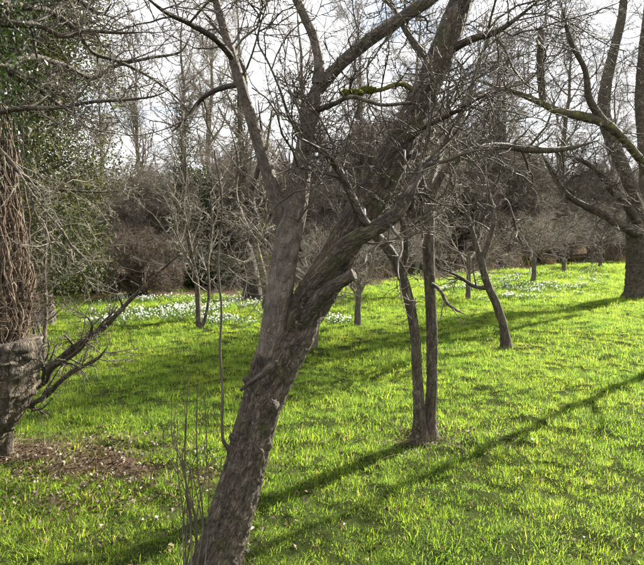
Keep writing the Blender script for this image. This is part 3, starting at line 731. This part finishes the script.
# orchard trees on the lawn
def at(px, py):
    g_ = G(px, py)
    return float(g_[0]), float(g_[1])
for m, px, py, rz, s, label in (
    (0, 358, 326, 1.2, .95, 'small short-trunked orchard tree just right of the leaning trunk, below its sawn stub'),
    (1, 313, 348, 2.1, .95, 'small orchard tree whose trunk foot shows just behind the leaning trunk'),
    (1, 468, 300, .4, 1.0, 'small dark orchard tree behind the slim sapling'),
    (0, 533, 281, 2.6, 1.15, 'small round-headed orchard tree among the right-hand snowdrops'),
    (1, 564, 273, 4.0, 1.35, 'orchard tree with drooping crown at the lawn edge, left of the big old tree'),
    (0, 405, 297, 5.2, 1.0, 'small orchard tree seen between the stems of the twin-stemmed tree'),
    (1, 600, 268, 3.3, 1.4, 'far orchard tree just left of the big old trunk'),
):
    x, y = at(px, py)
    place(ORCH[m], 'orchard_tree', label, x, y, rz, s, 'small orchard trees on the lawn')
# orchard going on to the right of the picture; these throw the streaks of shade
SLIM = bare_tree(4.4, .075, 115, .3, 7, (.7, 1.5), (30, 60), .08, ((4, (.3, .7)), (4, (.15, .4)), (2, (.06, .2))), (.012, .006, .003, .0022), top=.3, wig=.03)
place(SLIM, 'orchard_tree', 'slim orchard tree just beyond the right-hand edge of the picture', 4.75, 7.25, .3, 1.0, 'orchard trees out of sight to the right')
place(ORCH[1], 'orchard_tree', 'spreading orchard tree farther beyond the right-hand edge of the picture', 13.5, 15.5, 1.1, 1.5, 'orchard trees out of sight to the right')

# slender trees on the left
x, y = at(199, 328)
T7 = Tree('slender_tree', 'slender pale twin-stemmed tree in front of the left snowdrops', (x, y, float(ground_h(x, y))))
T7.limb('stem', [(199, 329, y, 6), (198, 305, y, 5), (197, 285, y, 5), (193, 262, y, 4.4), (188, 235, y, 4), (183, 205, y, 3.4), (186, 170, y, 2.6), (182, 130, y, 1.6)], M['bark_pale'], 10)
T7.limb('stem', [(202, 329, y, 4), (207, 310, y, 3), (209, 290, y, 2.8), (208, 262, y, 2.6), (212, 225, y, 2.2), (210, 190, y, 1.6)], M['bark_pale'], 8)
T7.limb('branch', [(197, 282, y, 4), (190, 262, y - .2, 3), (178, 238, y - .3, 2.4), (170, 205, y - .4, 1.6)], M['bark_pale'], 8)
T7.twigs(76, [(12, (.5, 1.3), (20, 60), .6, 6, .14, .06, .006), (6, (.2, .6), (25, 70), .6, 4, .2, .04, .0045), (3, (.08, .25), (30, 70), .7, 3, .25, .04, .0035)], M['twig_pale'], None, t0=.25)

x, y = at(264, 312)
T8 = Tree('mossy_tree', 'thin leaning mossy-yellow trunk just left of the leaning tree', (x, y, float(ground_h(x, y))))
T8.limb('trunk', [(265, 312, y, 8), (266, 295, y, 7), (263, 275, y, 7), (259, 258, y, 6.5), (256, 243, y, 6), (262, 225, y, 5), (270, 200, y, 4), (266, 160, y, 3), (272, 110, y, 2)], M['bark_moss'], 12)
T8.limb('branch', [(258, 255, y, 4), (246, 262, y - .3, 3.4), (230, 268, y - .5, 2.6), (205, 272, y - .7, 1.8)], M['bark_moss'], 8)
T8.limb('branch', [(257, 246, y, 5), (246, 225, y, 4), (236, 195, y + .2, 3.4), (238, 160, y + .4, 2.4), (228, 120, y + .5, 1.6)], M['bark'], 8)
T8.twigs(77, [(11, (.6, 1.5), (25, 75), .55, 6, .15, .03, .007), (7, (.25, .7), (25, 75), .6, 4, .22, .02, .005), (3, (.1, .3), (30, 70), .7, 3, .25, .04, .004)], M['twig'], None, t0=.3)

x, y = at(252, 299)
T9 = Tree('dark_stump_tree', 'stout dark broken-topped trunk behind the snowdrops left of the leaning tree', (x, y, float(ground_h(x, y))))
T9.limb('trunk', [(253, 300, y, 22), (252, 285, y, 18), (248, 265, y, 17), (243, 248, y, 16), (240, 236, y, 15), (238, 231, y, 11)], M['bark_shaded'], 20, cap=True, amp=.1)
T9.limb('branch', [(241, 236, y, 10), (232, 236, y, 7), (225, 241, y, 5)], M['bark_shaded'], 10, cap=True, keep=False)
T9.limb('branch', [(246, 250, y, 9), (256, 225, y + .2, 7), (252, 195, y + .3, 6), (262, 150, y + .4, 4), (258, 100, y + .5, 2.5)], M['bark_shaded'], 10)
T9.twigs(78, [(10, (.7, 1.8), (25, 75), .5, 6, .15, .05, .009), (7, (.3, .8), (25, 75), .6, 4, .22, .02, .006), (4, (.1, .35), (30, 70), .7, 3, .25, .04, .005)], M['twig_far'], [1], t0=.1)

# russet bush
x, y = at(128, 301)
bs = bare_tree(1.55, .03, 131, .02, 9, (.4, 1.2), (20, 80), .0, ((5, (.25, .8)), (5, (.15, .5)), (3, (.06, .25))), (.011, .006, .0034, .003), stems=20, wig=.25, fan=3.4, basew=.7)
b_ = thing('russet_shrub', 'bare russet-brown domed shrub behind the left-hand snowdrops', 'shrub', (x, y + .8, 0))
for nme, m_ in zip(('trunk', 'crown'), bs):
    m_.materials.clear(); m_.materials.append(M['twig_russet'])
    o = obj(nme, m_, b_)
    if nme == 'crown':
        o['kind'] = 'stuff'

# woodland trees behind
WT = [(0, -12.0, 25, .3, 1.0, 'tall bare tree at the back, farthest left, seen through the evergreens'),
      (1, -9.4, 29, 1.7, 1.05, 'tall bare thin tree against the sky above the russet shrub'),
      (2, -6.8, 33, 2.9, 1.0, 'spreading bare tree above the dark rounded evergreen'),
      (1, -5.2, 21.5, 4.4, .9, 'bare tree at the back, left of the leaning tree, slim and straight'),
      (0, -3.2, 24.0, 5.1, .95, 'bare woodland tree behind the stout broken trunk'),
      (2, -.6, 27, .8, .9, 'bare woodland tree behind the fork of the leaning tree'),
      (1, 1.6, 24, 2.2, 1.0, 'bare woodland tree behind the mossy limb of the leaning tree'),
      (0, 4.0, 27, 3.7, 1.0, 'bare woodland tree behind the twin-stemmed tree'),
      (2, 6.3, 31, 4.9, .95, 'bare woodland tree behind the slim sapling'),
      (1, 9.2, 30, 6.0, 1.05, 'tall dark bare tree behind the round-headed orchard tree'),
      (0, 11.2, 35, 1.0, 1.05, 'bare woodland tree behind the drooping orchard tree'),
      (2, 15.5, 37, 2.0, 1.05, 'bare woodland tree behind the big old tree'),
      (1, 19.5, 38, 3.1, 1.1, 'bare woodland tree at the back, farthest right'),
      (1, -14.0, 36, 5.5, 1.1, 'distant bare tree between the evergreens on the left')]
IVIED = {(-5.2, 21.5): 7.0, (-3.2, 24.0): 8.0, (4.0, 27): 6.5, (9.2, 30): 8.5, (-9.4, 29): 5.0}
for k, x, y, rz, s, label in WT:
    wt = place(TALL[k], 'woodland_tree', label, x, y, rz, s, 'bare woodland trees at the back')
    if (x, y) in IVIED:                          # live ivy up the trunk
        gi = rng(int(abs(x) * 10))
        n = 2600
        tm = TALL[k][0]
        co = np.empty(len(tm.vertices) * 3, np.float32); tm.vertices.foreach_get('co', co); co = co.reshape(-1, 12, 3).mean(axis=1)
        z = gi.random(n) ** 1.2 * IVIED[(x, y)]
        c = np.column_stack([np.interp(z, co[:, 2], co[:, 0]), np.interp(z, co[:, 2], co[:, 1])])
        a = gi.uniform(0, 6.28, n); rr = (.22 + .22 * np.abs(gi.normal(size=n))) * (1 - .5 * z / (IVIED[(x, y)] + 1))
        pos = np.column_stack([c[:, 0] + rr * np.cos(a), c[:, 1] + rr * np.sin(a), z])
        tag(obj('ivy_leaves', leaves_mesh('ivy_leaves', gi, pos, .1, M['ivy']), wt), kind='stuff')

# ------------------------------------------------------------------ instanced stuff
def instancer(name, protos, pts, rot, scl, idx):
    c = bpy.data.collections.new(name + '_pieces')
    for i, m_ in enumerate(protos):
        c.objects.link(bpy.data.objects.new('%s_piece_%02d' % (name, i), m_))
    me = bpy.data.meshes.new(name)
    me.vertices.add(len(pts))
    me.vertices.foreach_set('co', np.asarray(pts, np.float32).ravel())
    for nme, typ, val, key in (('rot', 'FLOAT_VECTOR', rot, 'vector'), ('scl', 'FLOAT', scl, 'value'), ('pick', 'INT', idx, 'value')):
        a = me.attributes.new(nme, typ, 'POINT')
        a.data.foreach_set(key, np.asarray(val).ravel())
    o = obj(name, me)
    t = bpy.data.node_groups.new(name, 'GeometryNodeTree')
    t.interface.new_socket('Geometry', in_out='INPUT', socket_type='NodeSocketGeometry')
    t.interface.new_socket('Geometry', in_out='OUTPUT', socket_type='NodeSocketGeometry')
    gi, go = t.nodes.new('NodeGroupInput'), t.nodes.new('NodeGroupOutput')
    ci = t.nodes.new('GeometryNodeCollectionInfo')
    ci.inputs['Collection'].default_value = c
    ci.inputs['Separate Children'].default_value = True
    ci.inputs['Reset Children'].default_value = True
    ip = t.nodes.new('GeometryNodeInstanceOnPoints')
    ip.inputs['Pick Instance'].default_value = True
    def attr(n, dt):
        a = t.nodes.new('GeometryNodeInputNamedAttribute')
        a.data_type = dt
        a.inputs['Name'].default_value = n
        return [s for s in a.outputs if s.enabled and s.name == 'Attribute'][0]
    l = t.links.new
    l(gi.outputs[0], ip.inputs['Points'])
    l(ci.outputs[0], ip.inputs['Instance'])
    l(attr('pick', 'INT'), ip.inputs['Instance Index'])
    l(attr('rot', 'FLOAT_VECTOR'), ip.inputs['Rotation'])
    l(attr('scl', 'FLOAT'), ip.inputs['Scale'])
    l(ip.outputs[0], go.inputs[0])
    md = o.modifiers.new('scatter', 'NODES')
    md.node_group = t
    return o

# thicket closing the view behind the lawn
def merged(parts):
    V, Q, off = [], [], 0
    for m_ in parts:
        n = len(m_.vertices)
        v = np.empty(n * 3, np.float32); m_.vertices.foreach_get('co', v)
        l = np.empty(len(m_.loops), np.int32); m_.loops.foreach_get('vertex_index', l)
        V.append(v.reshape(-1, 3)); Q.append(l.reshape(-1, 4) + off); off += n
    return new_mesh('thicket_piece', np.concatenate(V), [np.concatenate(Q)], M['twig_far'])
g = rng(81)
TH = [merged(t_) for t_ in THORN]
pts, rot, scl, idx = [], [], [], []
for k in range(215):
    s = g.uniform(-.95, 1.0)
    e = float(lawn_edge(np.array(s), np.array(1.0)))
    y = e + 5.0 + g.random() ** 1.3 * 16 + (4.5 if s < -.1 else 1.0)
    x = s * y
    pts.append((x, y, float(ground_h(x, y)))); rot.append((0, 0, g.uniform(0, 6.28))); scl.append(g.uniform(.75, 1.15) if s < -.28 else (g.uniform(.9, 1.4) if s < .05 else g.uniform(1.15, 1.9))); idx.append(int(g.random() < .45))
tag(instancer('thicket', TH, pts, rot, scl, idx), 'bare grey-brown woodland thicket closing the view behind the lawn', 'thicket', kind='stuff')

# dry bracken and dead stalks along the back of the lawn on the left
g = rng(82)
def stalks(n, hgt, wid, mat, seed, lean=.35):
    g = rng(seed)
    b = np.column_stack([g.normal(0, wid, n), g.normal(0, wid, n), np.zeros(n)])
    d = norm(np.column_stack([g.normal(0, lean, n), g.normal(0, lean, n), np.ones(n)]))
    ln = hgt * g.uniform(.5, 1.1, n)
    w = norm(np.cross(d, g.normal(size=(n, 3)))) * (.006 * g.uniform(.6, 1.4, n))[:, None]
    m1 = b + d * ln[:, None] * .6
    m2 = m1 + norm(d + np.column_stack([g.normal(0, .6, n), g.normal(0, .6, n), -np.full(n, .3)])) * ln[:, None] * .4
    V = np.stack([b - w, b + w, m1 + w * .8, m1 - w * .8, m2], axis=1).reshape(-1, 3)
    i = np.arange(n)[:, None] * 5
    return new_mesh('stalks', V, [i + np.array([[0, 1, 2, 3]]), i + np.array([[3, 2, 4]])], mat)
BR = [stalks(120, .8, .22, M['dry'], 83), stalks(120, .6, .3, M['dry'], 84, .6)]
s = g.choice([-1, 1], 420, p=[.92, .08]) * .35 + g.uniform(-.3, .35, 420)
y = lawn_edge(s, np.ones(420)) + np.where(s < 0, 4.2, 1.4) + g.random(420) * 6
x = s * y
tag(instancer('dead_bracken', BR, np.column_stack([x, y, ground_h(x, y)]), np.column_stack([np.zeros(420), np.zeros(420), g.uniform(0, 6.28, 420)]), g.uniform(.6, 1.5, 420), (g.random(420) < .5).astype(int)),
    'pale brown dead bracken and stalks along the wood edge', 'bracken', kind='stuff')

# grass
def turf(seed, n, half, hgt, w):
    """a small square of turf: blades standing in uneven clumps"""
    g = rng(seed)
    nc = 16
    cc = g.uniform(-half, half, (nc, 2))
    ch = g.uniform(.3, 1.3, nc) ** 1.3
    k = g.integers(0, nc, n)
    k[: n // 6] = -1
    xy = np.where((k < 0)[:, None], g.uniform(-half * 1.15, half * 1.15, (n, 2)), cc[k] + g.normal(0, half * .2, (n, 2)))
    out2 = np.where((k < 0)[:, None], g.normal(size=(n, 2)), (xy - cc[k]) / (half * .2) + g.normal(0, .7, (n, 2)))
    out = norm(np.column_stack([out2, np.zeros(n)]))
    b = np.column_stack([xy, np.full(n, -.012)])
    ln = hgt * g.uniform(.5, 1.15, n) * np.where(k < 0, .6, ch[k])
    le = np.abs(g.normal(.55, .3, n)) + .1
    side = np.column_stack([-out[:, 1], out[:, 0], np.zeros(n)])
    side = norm(side + out * g.uniform(-1, 1, n)[:, None])
    wd = (w * g.uniform(.6, 1.3, n))[:, None]
    def pt(f):
        ang = le * (0.35 + 1.3 * f)
        return b + (out * (np.sin(ang) * ln * f)[:, None] + np.array([0, 0, 1]) * (np.cos(ang) * ln * f)[:, None])
    p1, p2, p3 = pt(.4), pt(.75), pt(1.0)
    V = np.stack([b - side * wd, b + side * wd, p1 + side * wd, p1 - side * wd, p2 + side * wd * .7, p2 - side * wd * .7, p3], axis=1).reshape(-1, 3)
    i = np.arange(n)[:, None] * 7
    return new_mesh('turf', V, [i + np.array([[0, 1, 2, 3]]), i + np.array([[3, 2, 4, 5]]), i + np.array([[5, 4, 6]])], M['grass'])
TUFTS = [turf(91 + i, 460, .11, (.05, .06, .042, .054, .068, .048)[i], .0012) for i in range(6)]
g = rng(96)
gp, gs, gi_ = [], [], []
for y0, y1, dens, sc in ((1.0, 4.0, 62, .9), (4.0, 7.0, 52, 1.05), (7.0, 12.0, 28, 1.35), (12.0, 20.0, 15, 1.8), (20.0, 36.0, 7.5, 2.5)):
    xw = .66 * y1 + 1.6
    cs_ = 1 / math.sqrt(dens)
    x, y = np.meshgrid(np.arange(-xw, xw, cs_), np.arange(y0, y1, cs_))
    n = x.size
    x, y = x.ravel() + g.uniform(-.5, .5, n) * cs_, y.ravel() + g.uniform(-.5, .5, n) * cs_
    b = bare(x, y)
    nz = np.sin(x * 2.1 + 1.7 * np.sin(y * 1.3)) * np.sin(y * 2.7 + 1.1 * np.sin(x * 1.9)) + .7 * np.sin(x * 6.1 + y * 2.3) * np.sin(y * 5.3 - x * 1.7)
    keep = (np.abs(x) < .66 * y + 1.6) & (g.random(n) > b * np.where(y > 9, .92, .75))
    x, y, nz = x[keep], y[keep], nz[keep]
    gp.append(np.column_stack([x, y, ground_h(x, y)]))
    gs.append(sc * g.uniform(.75, 1.25, len(x)) * (1 + .12 * nz))
    gi_.append(g.integers(0, 6, len(x)))
gp, gs, gi_ = np.concatenate(gp), np.concatenate(gs), np.concatenate(gi_)
ng = len(gp)
grot = np.column_stack([g.normal(0, .06, ng), g.normal(0, .06, ng), g.uniform(0, 6.28, ng)])
tag(instancer('lawn_grass', TUFTS, gp, grot, gs, gi_), 'bright backlit tufted spring grass of the lawn', 'grass', kind='stuff')

# snowdrops
def snowdrop(seed, n=7, bloom=.34):
    g = rng(seed)
    V, Q, off, mi = [], [], 0, []
    T = []
    for i in range(n):
        bx, by = g.normal(0, .05, 2)
        for j in range(3):                                   # strap leaves
            az = g.uniform(0, 6.28); h = g.uniform(.07, .12); w = .005
            o_ = np.array([math.cos(az), math.sin(az), 0]); sd = np.array([-math.sin(az), math.cos(az), 0])
            b = np.array([bx, by, 0])
            V += [b - sd * w, b + sd * w, b + o_ * h * .5 + sd * w + [0, 0, h * .8], b + o_ * h * .5 - sd * w + [0, 0, h * .8]]
            Q.append([off, off + 1, off + 2, off + 3]); mi.append(0); off += 4
        if g.random() > bloom:
            continue
        h = g.uniform(.10, .15)
        c = np.array([bx + g.normal(0, .02), by + g.normal(0, .02), h])
        for j in range(3):                                   # three hanging petals
            az = j * 2.09 + g.uniform(0, 1)
            o_ = np.array([math.cos(az), math.sin(az), 0]); sd = np.array([-math.sin(az), math.cos(az), 0])
            V += [c, c + o_ * .012 - [0, 0, .014] + sd * .008, c + o_ * .013 - [0, 0, .03], c + o_ * .012 - [0, 0, .014] - sd * .008]
            Q.append([off, off + 1, off + 2, off + 3]); mi.append(1); off += 4
    m_ = new_mesh('snowdrop_clump', np.array(V), [np.array(Q)], M['snow_leaf'])
    m_.materials.append(M['petal'])
    m_.polygons.foreach_set('material_index', np.array(mi, np.int32))
    return m_
SN = [snowdrop(141), snowdrop(142), snowdrop(143)]
SN2 = [snowdrop(144, 8, .2), snowdrop(145, 8, .26), snowdrop(146, 8, .12)]
def drift(name, label, seed, n, region, scale, SN):
    g = rng(seed)
    pts = []
    while len(pts) < n:
        px, py = g.uniform(region[0], region[2]), g.uniform(region[1], region[3])
        p = G(px, py)
        f = mnoise.noise((p[0] * .9, p[1] * .9, seed)) + .5 * mnoise.noise((p[0] * 2.6, p[1] * 2.6, seed))
        ex, ey = (px - region[0]) / (region[2] - region[0]) * 2 - 1, (py - region[1]) / (region[3] - region[1]) * 2 - 1
        f -= .55 * max(abs(ex), abs(ey)) ** 3
        if f > g.uniform(-.25, .45):
            pts.append(p)
    pts = np.array(pts)
    k = len(pts)
    return tag(instancer(name, SN, pts, np.column_stack([g.normal(0, .1, k), g.normal(0, .1, k), g.uniform(0, 6.28, k)]), scale * g.uniform(.8, 1.3, k), g.integers(0, 3, k)), label, 'snowdrops', kind='stuff')
drift('snowdrop_drift', 'white drift of snowdrops along the shaded back of the lawn on the left', 151, 620, (75, 296, 350, 326), .85, SN)
drift('snowdrop_drift', 'sparse drift of snowdrops under the trees at the back right of the lawn', 152, 420, (415, 264, 612, 302), 1.0, SN2)

# fallen leaves
def scatter_leaves(name, label, seed, centres, size, mat):
    g = rng(seed)
    P_ = []
    for (c, rx, ry, n) in centres:
        xy = np.column_stack([c[0] + g.normal(0, rx, n), c[1] + g.normal(0, ry, n)])
        P_.append(xy)
    xy = np.concatenate(P_)
    pos = np.column_stack([xy, ground_h(xy[:, 0], xy[:, 1]) + g.uniform(.012, .05, len(xy))])
    return tag(obj(name, leaves_mesh(name, g, pos, size, mat, nrm_bias=(0, 0, 1.2), fold=.5)), label, 'leaves', kind='stuff')
scatter_leaves('leaf_litter', 'scattered brown and bleached fallen leaves on the lawn', 161,
               [(G(105, 468), .45, .3, 700), (G(40, 455), .45, .25, 400), (G(80, 510), .45, .25, 260), (G(190, 490), .4, .3, 220), (G(430, 442), .4, .25, 130), (G(424, 440), .16, .1, 90), (G(507, 349), .25, .2, 70), (G(215, 560), .3, .2, 80), (G(300, 470), 1.2, .8, 120), (G(520, 500), 1.0, .7, 90), (G(480, 330), 3, 2, 200), (G(575, 550), .1, .06, 16)], .03, M['litter'])
# dead straw on the bare patches
g = rng(165)
n = 900
cs = [G(38, 452), G(75, 455), G(430, 442)]
w_ = g.choice(3, n, p=[.5, .3, .2])
c = np.array(cs)[w_]
p0 = np.column_stack([c[:, 0] + g.normal(0, .33, n), c[:, 1] + g.normal(0, .2, n), np.zeros(n)])
p0[:, 2] = ground_h(p0[:, 0], p0[:, 1]) + g.uniform(.004, .03, n)
az = g.uniform(0, 6.28, n)
ln = g.uniform(.05, .16, n)
d = np.column_stack([np.cos(az) * ln, np.sin(az) * ln, g.uniform(-.01, .03, n)])
pp = np.stack([p0, p0 + d * .5 + [0, 0, .006], p0 + d], axis=1)
tag(obj('straw', tubes_mesh('straw', [(pp, np.full((n, 3), .0014), 3)], M['dry'])), 'dead straw on the bare earth by the low spreading tree', 'straw', kind='stuff')
